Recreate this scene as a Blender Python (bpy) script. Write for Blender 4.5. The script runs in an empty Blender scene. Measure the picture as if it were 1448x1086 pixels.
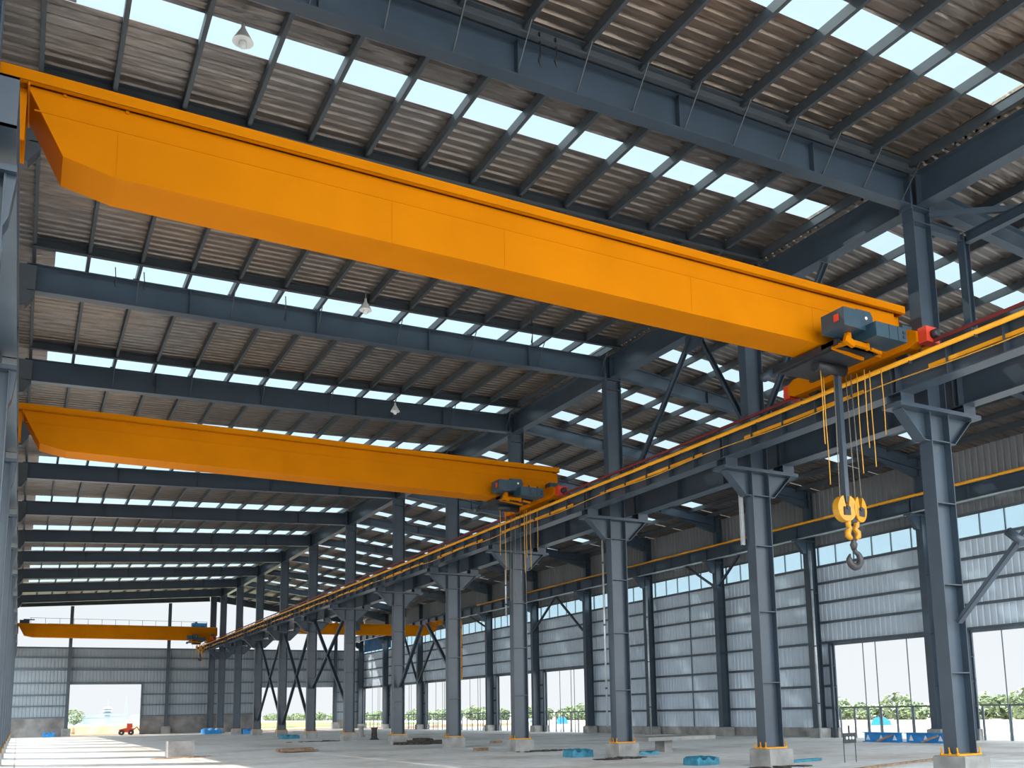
import bpy, math, random
from mathutils import Vector
random.seed(7)
sc = bpy.context.scene
COL = sc.collection
ORD = ['zeroth','first','second','third','fourth','fifth','sixth','seventh','eighth','ninth','tenth','eleventh','twelfth','thirteenth','fourteenth','fifteenth','sixteenth']

# ---------------------------------------------------------------- mesh helpers
class MB:
    def __init__(s): s.v = []; s.f = []; s.sm = []
    def add(s, vs, fs, smooth=False):
        o = len(s.v); s.v += [tuple(p) for p in vs]
        s.f += [tuple(i + o for i in f) for f in fs]; s.sm += [smooth] * len(fs); return s
    def box(s, x0, x1, y0, y1, z0, z1):
        return s.add([(x0,y0,z0),(x1,y0,z0),(x1,y1,z0),(x0,y1,z0),(x0,y0,z1),(x1,y0,z1),(x1,y1,z1),(x0,y1,z1)],
              [(0,3,2,1),(4,5,6,7),(0,1,5,4),(1,2,6,5),(2,3,7,6),(3,0,4,7)])
    def bar(s, p, q, w, h, up=(0,0,1), du=0.0, ds=0.0):
        p = Vector(p); q = Vector(q); d = (q - p).normalized(); up = Vector(up)
        sd = d.cross(up)
        if sd.length < 1e-4: sd = d.cross(Vector((1,0,0)))
        sd.normalize(); u = sd.cross(d).normalized()
        vs = []
        for a in (p, q):
            for i, j in ((-1,-1),(1,-1),(1,1),(-1,1)):
                vs.append(a + sd*(ds + i*w/2) + u*(du + j*h/2))
        return s.add(vs, [(3,2,1,0),(4,5,6,7),(0,1,5,4),(1,2,6,5),(2,3,7,6),(3,0,4,7)])
    def ibeam(s, p, q, h, w, tf=.02, tw=.014, up=(0,0,1)):
        s.bar(p, q, w, tf, up, du=h/2 - tf/2); s.bar(p, q, w, tf, up, du=-h/2 + tf/2)
        return s.bar(p, q, tw, h - 2*tf, up)
    def channel(s, p, q, h, w, t=.01, up=(0,0,1)):
        s.bar(p, q, t, h, up); s.bar(p, q, w, t, up, du=h/2 - t/2, ds=w/2); return s.bar(p, q, w, t, up, du=-h/2 + t/2, ds=w/2)
    def sweep(s, pts, rad, n=10, closed=False):
        pts = [Vector(p) for p in pts]; m = len(pts)
        if not hasattr(rad, '__len__'): rad = [rad]*m
        vs = []; prev = None
        for i, p in enumerate(pts):
            a = pts[max(i-1,0)]; b = pts[min(i+1,m-1)]; d = (b - a).normalized()
            if prev is None:
                r = d.cross(Vector((0,0,1)));
                if r.length < 1e-3: r = d.cross(Vector((1,0,0)))
            else: r = prev - d*prev.dot(d)
            r.normalize(); prev = r; u = d.cross(r)
            for k in range(n):
                t = 2*math.pi*k/n; vs.append(p + (r*math.cos(t) + u*math.sin(t))*rad[i])
        fs = []
        for i in range(m-1):
            for k in range(n):
                k2 = (k+1) % n; fs.append((i*n+k, i*n+k2, (i+1)*n+k2, (i+1)*n+k))
        o = len(s.v)
        s.add(vs, fs, True)
        s.f += [tuple(o+k for k in reversed(range(n))), tuple(o+(m-1)*n+k for k in range(n))]; s.sm += [False, False]
        return s
    def tube(s, p, q, r, n=10): return s.sweep([p, q], r, n)
    def prism(s, poly, axis, a, b):
        """poly in the plane normal to axis: axis 'y' -> (x,z), 'x' -> (y,z), 'z' -> (x,y)"""
        def P(c, t):
            return (c[0], t, c[1]) if axis == 'y' else ((t, c[0], c[1]) if axis == 'x' else (c[0], c[1], t))
        n = len(poly)
        vs = [P(c, a) for c in poly] + [P(c, b) for c in poly]
        fs = [tuple(range(n)), tuple(reversed(range(n, 2*n)))] + [(i, i+n, (i+1) % n + n, (i+1) % n) for i in range(n)]
        return s.add(vs, fs)
    def build(s, name, mat, parent=None, loc=None, kind=None, label=None, cat=None, group=None, recalc=False):
        me = bpy.data.meshes.new(name)
        base = Vector(loc) if loc is not None else Vector((0,0,0))
        if parent is not None and loc is None:
            base = wl(parent)
        me.from_pydata([Vector(v) - base for v in s.v], [], s.f)
        me.polygons.foreach_set('use_smooth', s.sm)
        me.update()
        if recalc:
            import bmesh
            b = bmesh.new(); b.from_mesh(me); bmesh.ops.recalc_face_normals(b, faces=b.faces); b.to_mesh(me); b.free()
        me.materials.append(mat)
        o = bpy.data.objects.new(name, me); COL.objects.link(o)
        if parent is not None:
            o.parent = parent; o.location = base - wl(parent)
        else: o.location = base
        tag(o, label, cat, group, kind)
        return o
def wl(o):
    v = Vector((0,0,0))
    while o is not None: v += o.location; o = o.parent
    return v
def tag(o, label=None, cat=None, group=None, kind=None):
    if label: o['label'] = label
    if cat: o['category'] = cat
    if group: o['group'] = group
    if kind: o['kind'] = kind
def thing(name, loc, label, cat, group=None, kind=None):
    o = bpy.data.objects.new(name, None); COL.objects.link(o); o.location = loc; o.empty_display_size = .2
    tag(o, label, cat, group, kind); return o
def one(mb, name, mat, loc, label, cat, group=None, recalc=False):
    return mb.build(name, mat, None, loc, None, label, cat, group, recalc)

# ---------------------------------------------------------------- materials
def mat(name, color, rough=.5, metal=0.0, var=.12, scale=3.0, bump=0.0, bscale=20.0, color2=None, stretch=(1,1,1), spec=.5):
    m = bpy.data.materials.new(name); m.use_nodes = True
    nt = m.node_tree; b = nt.nodes['Principled BSDF']
    b.inputs['Roughness'].default_value = rough; b.inputs['Metallic'].default_value = metal
    b.inputs['Specular IOR Level'].default_value = spec
    geo = nt.nodes.new('ShaderNodeNewGeometry')
    mp = nt.nodes.new('ShaderNodeMapping'); mp.inputs['Scale'].default_value = stretch
    nt.links.new(geo.outputs['Position'], mp.inputs['Vector'])
    no = nt.nodes.new('ShaderNodeTexNoise'); no.inputs['Scale'].default_value = scale; no.inputs['Detail'].default_value = 5
    nt.links.new(mp.outputs['Vector'], no.inputs['Vector'])
    r = nt.nodes.new('ShaderNodeValToRGB')
    c2 = color2 if color2 else tuple(min(1, c*(1+var)) for c in color)
    c1 = color if color2 else tuple(c*(1-var) for c in color)
    r.color_ramp.elements[0].position = .35; r.color_ramp.elements[1].position = .65
    r.color_ramp.elements[0].color = (*c1, 1); r.color_ramp.elements[1].color = (*c2, 1)
    nt.links.new(no.outputs['Fac'], r.inputs['Fac']); nt.links.new(r.outputs['Color'], b.inputs['Base Color'])
    if bump:
        n2 = nt.nodes.new('ShaderNodeTexNoise'); n2.inputs['Scale'].default_value = bscale; n2.inputs['Detail'].default_value = 3
        nt.links.new(mp.outputs['Vector'], n2.inputs['Vector'])
        bp = nt.nodes.new('ShaderNodeBump'); bp.inputs['Strength'].default_value = bump; bp.inputs['Distance'].default_value = .05
        nt.links.new(n2.outputs['Fac'], bp.inputs['Height']); nt.links.new(bp.outputs['Normal'], b.inputs['Normal'])
    return m
STEEL = mat('dark_blue_grey_paint', (.044,.063,.085), .34, 0, .10, 1.2)
STEELP = mat('purlin_paint', (.05,.06,.07), .5, 0, .10, 1.5)
GALV = mat('galvanised_steel', (.5,.53,.55), .4, .5, .1, 4)
ORANGE = mat('orange_crane_paint', (.53,.163,.0003), .55, 0, .05, .8, spec=.04)
YELLOW = mat('yellow_pipe_paint', (.70,.29,.008), .45, 0, .08, 3, spec=.3)
YELHOOK = mat('hook_block_yellow', (.60,.27,.008), .4, 0, .12, 6)
RED = mat('dark_red_paint', (.16,.018,.02), .45, 0, .15, 3)
REDB = mat('bright_red_paint', (.62,.05,.02), .4, 0, .1, 4)
TEAL = mat('hoist_blue_grey_paint', (.020,.052,.075), .4, 0, .12, 5)
BLACK = mat('black_grease_steel', (.018,.02,.024), .45, 0, .2, 6)
HOOKM = mat('forged_hook_steel', (.06,.055,.06), .45, .3, .15, 8)
ROPE = mat('wire_rope', (.20,.17,.13), .6, .2, .2, 20)
ROPEY = mat('yellow_cable_sheath', (.62,.30,.03), .5, 0, .15, 10)
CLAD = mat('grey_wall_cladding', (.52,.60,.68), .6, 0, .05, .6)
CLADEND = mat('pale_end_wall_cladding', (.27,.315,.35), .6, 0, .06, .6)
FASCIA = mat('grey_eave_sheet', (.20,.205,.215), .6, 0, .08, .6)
GIRT = mat('girt_paint', (.10,.125,.15), .5, 0, .1, 2)
BLUECLAD = mat('blue_cladding', (.035,.14,.29), .45, 0, .15, 2)
CONC = mat('concrete', (.27,.262,.248), .85, 0, .22, 2.2, .25, 14)
CONCW = mat('stained_concrete_wall', (.22,.21,.20), .9, 0, .3, .9, .2, 8)
BLUE = mat('bright_blue_paint', (.02,.24,.58), .45, 0, .15, 4)
TEALP = mat('teal_tarpaulin', (.03,.20,.29), .5, 0, .25, 7, .4, 9)
DEBRIS = mat('dark_rubble', (.06,.052,.045), .95, 0, .5, 9, .6, 15)
PLANK = mat('brown_boards', (.24,.16,.10), .8, 0, .35, 6)
WHITE = mat('white_lamp_enamel', (.8,.8,.78), .35, 0, .05, 5)
GROUND = mat('pale_dry_ground', (.62,.58,.52), .95, 0, .12, .12)
DIRT = mat('orange_earth', (.58,.33,.20), .95, 0, .2, .8, .4, 2)
GRASS = mat('dry_green_grass', (.28,.33,.13), .95, 0, .3, .5, .5, 6)
LEAF = mat('bush_leaves', (.27,.33,.19), .8, 0, .35, 1.2)  # paler, greyer green with the distance haze put into the colour
TRUNK = mat('tree_bark', (.12,.09,.06), .9, 0, .2, 5)
BLDG = mat('distant_painted_wall', (.36,.43,.48), .8, 0, .06, .1)
BLDG2 = mat('distant_grey_structure', (.30,.35,.39), .8, 0, .06, .1)
YBUSH = mat('yellow_sheet', (.75,.65,.04), .6, 0, .2, 3, .4, 5)

def roof_mat():
    m = bpy.data.materials.new('roof_foil_insulation'); m.use_nodes = True
    nt = m.node_tree; b = nt.nodes['Principled BSDF']; L = nt.links.new; N = nt.nodes.new
    geo = N('ShaderNodeNewGeometry')
    n1 = N('ShaderNodeTexNoise'); n1.inputs['Scale'].default_value = .22; n1.inputs['Detail'].default_value = 3
    L(geo.outputs['Position'], n1.inputs['Vector'])
    r = N('ShaderNodeValToRGB'); e = r.color_ramp.elements
    e[0].position = .38; e[0].color = (.225,.20,.185,1); e[1].position = .66; e[1].color = (.25,.19,.145,1)
    L(n1.outputs['Fac'], r.inputs['Fac'])
    mp = N('ShaderNodeMapping'); mp.inputs['Scale'].default_value = (.7, 3.2, 1)
    L(geo.outputs['Position'], mp.inputs['Vector'])
    n2 = N('ShaderNodeTexNoise'); n2.inputs['Scale'].default_value = 1.6; n2.inputs['Detail'].default_value = 6; n2.inputs['Distortion'].default_value = .6
    L(mp.outputs['Vector'], n2.inputs['Vector'])
    mx = N('ShaderNodeMix'); mx.data_type = 'RGBA'; mx.blend_type = 'MULTIPLY'; mx.inputs[0].default_value = .55
    r2 = N('ShaderNodeValToRGB'); r2.color_ramp.elements[0].position = .35; r2.color_ramp.elements[1].position = .6
    r2.color_ramp.elements[0].color = (.35,.33,.32,1); r2.color_ramp.elements[1].color = (1,1,1,1)
    L(n2.outputs['Fac'], r2.inputs['Fac']); L(r.outputs['Color'], mx.inputs[6]); L(r2.outputs['Color'], mx.inputs[7])
    L(mx.outputs[2], b.inputs['Base Color'])
    bp = N('ShaderNodeBump'); bp.inputs['Strength'].default_value = .55; bp.inputs['Distance'].default_value = .06
    L(n2.outputs['Fac'], bp.inputs['Height']); L(bp.outputs['Normal'], b.inputs['Normal'])
    b.inputs['Metallic'].default_value = .65; b.inputs['Roughness'].default_value = .32
    return m
ROOF = roof_mat()

def pane_mat(name, tint, trans, ttint=None):
    m = bpy.data.materials.new(name); m.use_nodes = True
    nt = m.node_tree; nt.nodes.clear(); N = nt.nodes.new; L = nt.links.new
    out = N('ShaderNodeOutputMaterial'); tr = N('ShaderNodeBsdfTransparent'); tr.inputs[0].default_value = (*tint, 1)
    tl = N('ShaderNodeBsdfTranslucent'); tl.inputs[0].default_value = (*(ttint or tint), 1)
    gl = N('ShaderNodeBsdfGlossy'); gl.inputs[1].default_value = .15
    geo = N('ShaderNodeNewGeometry'); no = N('ShaderNodeTexNoise'); no.inputs['Scale'].default_value = .8
    L(geo.outputs['Position'], no.inputs['Vector'])
    mr = N('ShaderNodeMapRange'); mr.inputs[3].default_value = max(0, 1-trans-.06); mr.inputs[4].default_value = 1-trans+.06
    L(no.outputs['Fac'], mr.inputs[0])
    m1 = N('ShaderNodeMixShader'); L(mr.outputs[0], m1.inputs[0]); L(tr.outputs[0], m1.inputs[1]); L(tl.outputs[0], m1.inputs[2])
    m2 = N('ShaderNodeMixShader'); m2.inputs[0].default_value = .04; L(m1.outputs[0], m2.inputs[1]); L(gl.outputs[0], m2.inputs[2])
    L(m2.outputs[0], out.inputs[0]); return m
SKYL = pane_mat('translucent_skylight_sheet', (.70,.86,.92), .22, (.235,.300,.340))
GLASS = pane_mat('clerestory_glazing', (.74,.87,.93), .86)

def floor_mat():
    m = bpy.data.materials.new('stained_concrete_floor'); m.use_nodes = True
    nt = m.node_tree; b = nt.nodes['Principled BSDF']; L = nt.links.new; N = nt.nodes.new
    geo = N('ShaderNodeNewGeometry')
    n1 = N('ShaderNodeTexNoise'); n1.inputs['Scale'].default_value = .28; n1.inputs['Detail'].default_value = 6
    L(geo.outputs['Position'], n1.inputs['Vector'])
    r = N('ShaderNodeValToRGB'); e = r.color_ramp.elements
    e[0].position = .36; e[0].color = (.66,.615,.555,1); e[1].position = .52; e[1].color = (.84,.825,.81,1)
    L(n1.outputs['Fac'], r.inputs['Fac'])
    n2 = N('ShaderNodeTexNoise'); n2.inputs['Scale'].default_value = 2.5; n2.inputs['Detail'].default_value = 8
    L(geo.outputs['Position'], n2.inputs['Vector'])
    r2 = N('ShaderNodeValToRGB'); r2.color_ramp.elements[0].position = .3; r2.color_ramp.elements[0].color = (.76,.73,.70,1)
    r2.color_ramp.elements[1].position = .62; r2.color_ramp.elements[1].color = (1,1,1,1)
    L(n2.outputs['Fac'], r2.inputs['Fac'])
    mx = N('ShaderNodeMix'); mx.data_type = 'RGBA'; mx.blend_type = 'MULTIPLY'; mx.inputs[0].default_value = .8
    L(r.outputs['Color'], mx.inputs[6]); L(r2.outputs['Color'], mx.inputs[7])
    # saw-cut joints every six metres
    br = N('ShaderNodeTexBrick'); br.inputs['Scale'].default_value = 1/6.0; br.offset = 0
    br.inputs['Mortar Size'].default_value = .004; br.inputs['Brick Width'].default_value = 1; br.inputs['Row Height'].default_value = 1
    br.inputs['Color1'].default_value = (1,1,1,1); br.inputs['Color2'].default_value = (1,1,1,1); br.inputs['Mortar'].default_value = (.35,.3,.26,1)
    L(geo.outputs['Position'], br.inputs['Vector'])
    m2 = N('ShaderNodeMix'); m2.data_type = 'RGBA'; m2.blend_type = 'MULTIPLY'; m2.inputs[0].default_value = .7
    L(mx.outputs[2], m2.inputs[6]); L(br.outputs['Color'], m2.inputs[7]); L(m2.outputs[2], b.inputs['Base Color'])
    bp = N('ShaderNodeBump'); bp.inputs['Strength'].default_value = .1; L(n2.outputs['Fac'], bp.inputs['Height']); L(bp.outputs['Normal'], b.inputs['Normal'])
    b.inputs['Roughness'].default_value = .62
    return m
FLOOR = floor_mat()

# ---------------------------------------------------------------- layout
XM = 17.5; XLC = -.78; XR = 33.7; XW = 34.3; XLW = -1.45; YE = 106.0
MY = [13.7, 19.6, 26.8, 34.2, 40.9, 48.3, 56.9, 65.6, 73.9, 82.5, 91.1, 99.25]
RY = [27.35, 34.2, 41.3, 48.2, 55.5, 63.2, 71.3, 79.2, 87.0, 96.9, 105.3]
LY = [12.3] + MY[1:]
Y0 = 3.0
def tt(y): return (max(0, min(106, y)) - 13.7) / 87
def zM(y): return 12.86 + .75*tt(y)
def zL(y): return 12.62 - .35*tt(y)
def zR(y): return 11.55
RD = .74
def zb(x, y):
    if x <= XM: return zL(y) + (zM(y) - zL(y))*x/XM
    return zM(y) + (zR(y) - zM(y))*(x - XM)/(XR - XM)
def zs(x, y): return zb(x, y) + RD + .26 - (.38*(x - XM)/(XR - XM) if x > XM else 0)

# ---------------------------------------------------------------- floor, ground
MB().box(XLW-.3, XW+.3, -12, YE+.3, -.3, 0).build('floor', FLOOR, None, (16,40,0), 'structure')
MB().box(-900, 1400, -60, 1600, -.6, -.302).build('ground', GROUND, None, (0,0,-.3), 'structure')

# ---------------------------------------------------------------- roof
SKL = [(10.45,11.2),(15.78,16.5),(26.0,27.5),(33.85,35.3)] + [(y-.35, y+1.15) for y in MY[4:11]]
SKR = [(15.8,16.7),(25.15,26.0),(29.2,30.1),(32.9,33.8)] + [(y-1.0, y-.1) for y in MY[4:11]] + [(y+3.4, y+4.3) for y in MY[4:11]]
SKR.sort()
def corr_sheet(x0, x1, strips, nx, pitch, amp):
    mb = MB()
    for a, b in strips:
        ys = []; n = max(1, int(round((b-a)/pitch))); p = (b-a)/n
        for i in range(n):
            for fr, h in ((0,0),(.6,0),(.72,amp),(.86,amp)): ys.append((a+(i+fr)*p, h))
        ys.append((b, 0))
        vs = []
        for (y, h) in ys:
            for k in range(nx+1):
                x = x0 + (x1-x0)*k/nx; vs.append((x, y, zs(x, y) + h))
        w = nx+1
        mb.add(vs, [(i*w+k, (i+1)*w+k, (i+1)*w+k+1, i*w+k+1) for i in range(len(ys)-1) for k in range(nx)])
    return mb
def gaps(sk):
    out = []; y = Y0
    for a, b in sk: out.append((y, a)); y = b
    out.append((y, YE)); return out
corr_sheet(XLW-.2, XM, gaps(SKL), 6, .27, .06).build('ceiling_left', ROOF, None, (8,50,13), 'structure')
corr_sheet(XM, XW+.4, gaps(SKR), 6, .30, .03).build('ceiling_right', ROOF, None, (26,50,13), 'structure')
wn = 0
def roof_pane(x0, x1, a, b):
    global wn; wn += 1
    mb = MB(); n = 6; vs = []
    for k in range(n+1):
        x = x0 + (x1-x0)*k/n
        for y in (a-.04, b+.04): vs.append((x, y, zs(x, y)+.05))
    mb.add(vs, [(2*k, 2*k+1, 2*k+3, 2*k+2) for k in range(n)])
    mb.build('window_%d' % wn, SKYL, None, (x0, a, zs(x0, a)), 'structure')
for a, b in SKL: roof_pane(.05, XM-.2, a, b)
for a, b in SKR: roof_pane(XM+1.05, (XW-2.0 if a > 24 else XW-4)+.15, a, b)
# solid sheet where the skylight strips stop short
mb = MB()
def fill(mb, x0, x1, a, b): mb.add([(x0,a,zs(x0,a)+.01),(x1,a,zs(x1,a)+.01),(x1,b,zs(x1,b)+.01),(x0,b,zs(x0,b)+.01)], [(0,3,2,1)])
for a, b in SKL: fill(mb, XLW-.2, .2, a, b); fill(mb, XM-.35, XM, a, b)
for a, b in SKR: fill(mb, XM, XM+1.2, a, b); fill(mb, XW-2.0 if a > 24 else XW-4, XW+.4, a, b)
mb.build('ceiling_end_strips', ROOF, None, (16,50,13), 'structure')

mb = MB(); yy = [Y0] + MY + [YE]
for a, b in zip(yy[:-1], yy[1:]):
    vs = [(x, y, zs(x, y)+dz) for y in (a, b) for x, dz in ((XM-.55, .055), (XM, .09), (XM+.55, .055))]
    mb.add(vs, [(0,1,4,3),(1,2,5,4)])
    for sgn in (-1, 1):
        x = XM+sgn*.55; mb.add([(x,a,zs(x,a)+.055),(x,b,zs(x,b)+.055),(x,b,zs(x,b)-.02),(x,a,zs(x,a)-.02)], [(0,1,2,3)])
mb.build('ceiling_ridge_cap', ROOF, None, (XM,50,14), 'structure')
# purlins: one line of cold-formed channel each
NP_L = 15; NP_R = 12
ysamp = [Y0] + MY + [YE]
def purlin(x, label, group):
    mb = MB()
    for a, b in zip(ysamp[:-1], ysamp[1:]):
        mb.channel((x, a, zs(x,a)-.125), (x, b, zs(x,b)-.125), .22, .075, .012)
    one(mb, 'roof_purlin', STEELP, (x, Y0, zs(x,Y0)-.24), label, 'purlin', group)
for i in range(NP_L):
    x = XM - .52 - i*1.235
    purlin(x, 'thin dark roof purlin over the left bay, %s line out from the ridge beam' % ORD[i+1], 'purlins under the left roof slope')
for i in range(NP_R):
    x = XM + 1.0 + i*1.32
    purlin(x, 'thin dark roof purlin over the right bay, %s line out from the ridge beam' % ORD[i+1], 'purlins under the right roof slope')

# rafters
def rafter_left(i, y):
    t = thing('roof_rafter', (-.3, y, zb(-.3, y)), 'deep dark roof rafter of the left bay meeting the %s middle column from the front' % ORD[i+1], 'roof beam', 'rafters of the left bay')
    MB().ibeam((-.42, y, zb(-.42,y)+RD/2), (XM-.31, y, zb(XM-.31,y)+RD/2), RD, .30, .022, .016).build('beam', STEEL, t)
    for k in range(1, 5):
        x = k*3.55; MB().box(x-.008, x+.008, y-.14, y-.01, zb(x,y)+.02, zb(x,y)+RD-.02).build('stiffener', STEEL, t)
    MB().box(XM-.36, XM-.312, y-.17, y+.17, zb(XM,y)-.1, zb(XM,y)+RD+.05).build('end_plate', STEEL, t)
    if i < 5:
        for k in range(0, NP_L-1, 2 if i else 1):
            x = XM - .52 - k*1.235
            if x < .3: continue
            MB().bar((x+.03, y-.62, zs(x,y-.62)-.22), (x+.03, y-.03, zb(x,y)+.12), .022, .022).build('fly_brace', STEELP, t)
            MB().box(x-.08, x+.08, y-.12, y+.12, zb(x,y)+RD, zb(x,y)+RD+.05).build('cleat', STEELP, t)
def rafter_right(i, y):
    j = min(range(len(RY)), key=lambda k: abs(RY[k]-y)); y2 = RY[j] if abs(RY[j]-y) < 4 else y
    t = thing('roof_rafter', (XM+.4, y, zb(XM+.4, y)), 'sloping dark roof rafter of the right bay leaving the %s middle column from the front' % ORD[i+1], 'roof beam', 'rafters of the right bay')
    p = (XM+.31, y, zM(y)+.40); q = (XR+.1, y2, zR(y2)+.30)
    d = Vector(q)-Vector(p)
    MB().ibeam(p, q, .50, .26, .02, .016).build('beam', STEEL, t)
    a = Vector(p)+d*.79; 
    mb = MB()
    mb.bar(a+Vector((0,0,-.23)), Vector(q)+Vector((0,0,-.65)), .24, .02)
    P = [a+Vector((0,0,-.23)), Vector(q)+Vector((0,0,-.65)), Vector(q)+Vector((0,0,-.22)), a+Vector((0,0,-.22))]
    mb.add([v+Vector((0,-.008,0)) for v in P]+[v+Vector((0,.008,0)) for v in P], [(0,1,2,3),(7,6,5,4),(0,4,5,1),(1,5,6,2),(2,6,7,3),(3,7,4,0)])
    mb.build('haunch', STEEL, t)
    for k in range(1, 4):
        c = Vector(p)+d*k/4; MB().box(c.x-.008, c.x+.008, c.y-.12, c.y-.008, c.z-.23, c.z+.23).build('stiffener', STEEL, t)
for i, y in enumerate(MY):
    rafter_left(i, y); rafter_right(i, y)
# strut beams at purlin level just in front of the rafters
for i, y in enumerate(MY[:4]):
    dy = .32 if i == 0 else 1.15; dz = .26 if i == 0 else .17; hh = .24 if i == 0 else .26
    mb = MB()
    mb.channel((-.3, y-dy, zs(-.3,y-dy)-dz), (XM-.35, y-dy, zs(XM-.35,y-dy)-dz), hh, .12, .014)
    one(mb, 'strut_beam', STEELP, (-.3, y-dy, zs(-.3,y-dy)-.43), 'slim dark beam close under the roof sheets before the %s left bay rafter' % ORD[i+1], 'roof beam', 'slim beams in front of the rafters')
# gable beam of the end wall
one(MB().ibeam((-.4, YE-.35, 12.55+RD/2), (XM-.3, YE-.35, 13.75+RD/2), RD, .28), 'gable_beam', STEEL, (0, YE-.35, 12.5), 'dark sloping beam over the bright gap above the far end wall', 'roof beam')
one(MB().ibeam((XM+.3, YE-.35, 13.75+RD/2), (XR, YE-.35, zR(YE)+RD/2), RD, .28), 'gable_beam', STEEL, (XM+.3, YE-.35, 12.9), 'dark gable beam falling toward the right wall above the far end wall', 'roof beam')
# ridge beams per span
ys = [6.5] + MY
for i in range(len(ys)-1):
    a, b = ys[i], ys[i+1]; a2 = a if i == 0 else a+.18; b2 = b-.18
    t = thing('ridge_beam', (XM, a2, zM(a2)), ('deep dark ridge beam running toward the viewer from the nearest middle column' if i == 0 else 'deep dark ridge beam between the %s and %s middle columns' % (ORD[i], ORD[i+1])), 'roof beam', 'ridge beams above the middle columns')
    MB().ibeam((XM, a2, zM(a2)+.40), (XM, b2, zM(b2)+.40), .80, .36, .022, .016).build('beam', STEEL, t)
    for yy in (b2-.02, a2+.02): MB().box(XM-.18, XM+.18, yy-.012, yy+.012, zM(yy), zM(yy)+.82).build('end_plate', STEEL, t)

# ---------------------------------------------------------------- columns
ZC = 8.05     # top of the crane bracket plates
HB = .47
def plinth(x, y, w, h, label, group):
    mb = MB(); a = w/2; b = w/2 - .03
    mb.add([(x-a,y-a,0),(x+a,y-a,0),(x+a,y+a,0),(x-a,y+a,0),(x-a,y-a,h-.03),(x+a,y-a,h-.03),(x+a,y+a,h-.03),(x-a,y+a,h-.03),
            (x-b,y-b,h),(x+b,y-b,h),(x+b,y+b,h),(x-b,y+b,h)],
           [(0,3,2,1),(0,1,5,4),(1,2,6,5),(2,3,7,6),(3,0,4,7),(4,5,9,8),(5,6,10,9),(6,7,11,10),(7,4,8,11),(8,9,10,11)])
    one(mb, 'concrete_plinth', CONC, (x, y, 0), label, 'plinth', group)
def bolts(t, x, y, dx, dy, n, z):
    for k in range(n):
        bx = x + (-dx if k % 2 else dx); by = y + dy*((k//2)-(n//2-1)/2)
        MB().sweep([(bx,by,z),(bx,by,z+.055),(bx,by,z+.06),(bx+random.uniform(-.02,.02),by,z+.17)], [.035,.035,.016,.016], 8).build('anchor_bolt', YELLOW, t)
def mid_column(i, y):
    nm = ORD[i+1]
    plinth(XM, y, .80, HB, 'square concrete plinth under the %s middle row column from the front' % nm, 'plinths of the middle row')
    t = thing('steel_column', (XM, y, HB), 'tall dark blue-grey column with crane brackets both sides, %s of the middle row' % nm, 'column', 'middle row columns')
    MB().ibeam((XM, y, HB+.03), (XM, y, ZC-.12), .62, .34, .022, .016, up=(1,0,0)).build('lower_shaft', STEEL, t)
    MB().ibeam((XM, y, ZC), (XM, y, zM(y)+RD+.1), .60, .30, .02, .016, up=(1,0,0)).build('upper_shaft', STEEL, t)
    MB().box(XM-.36, XM+.36, y-.24, y+.24, HB, HB+.035).build('base_plate', YELLOW, t)
    if i < 9: bolts(t, XM, y, .35, .20, 6, HB+.0)
    MB().box(XM-1.32, XM+1.32, y-.26, y+.26, ZC-.11, ZC-.02).build('bracket_plate', STEEL, t)
    for s in (-1, 1):
        mb = MB()
        mb.prism([(XM+s*.31, ZC-.11), (XM+s*1.12, ZC-.11), (XM+s*.52, 7.30), (XM+s*.31, 7.30)], 'y', y-.012, y+.012)
        mb.bar((XM+s*1.14, y, ZC-.12), (XM+s*.50, y, 7.29), .28, .02, up=(1,0,0))
        mb.bar((XM+s*.52, y, 7.29), (XM+s*.31, y, 7.29), .28, .02)
        mb.build('bracket', STEEL, t, recalc=True)
        MB().box(XM+s*1.02-.2, XM+s*1.02+.2, y-.20, y-.18, ZC-.02, 8.25).box(XM+s*1.02-.2, XM+s*1.02+.2, y+.18, y+.20, ZC-.02, 8.25).box(XM+s*1.02-.012, XM+s*1.02+.012, y-.18, y+.18, ZC-.02, 8.25).build('bearing_block', STEEL, t)
    for z in (2.2, 4.1, 5.9, 7.3):
        MB().box(XM-.29, XM+.29, y-.165, y+.165, z-.012, z+.012).build('web_stiffener', STEEL, t)
    for z in (zM(y)-.02, zM(y)-.38):
        MB().box(XM-.31, XM+.31, y-.17, y+.17, z-.012, z+.012).build('web_stiffener', STEEL, t)
for i, y in enumerate(MY): mid_column(i, y)
# end-wall post of the middle row
plinth(XM, YE-1.0, .7, HB, 'concrete plinth of the last middle column against the end wall', 'plinths of the middle row')
t = thing('steel_column', (XM, YE-1.0, HB), 'last dark middle column standing against the far end wall', 'column', 'middle row columns')
MB().ibeam((XM, YE-1.0, HB), (XM, YE-1.0, zM(YE)+RD), .6, .34, .022, .016, up=(1,0,0)).build('shaft', STEEL, t)

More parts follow.
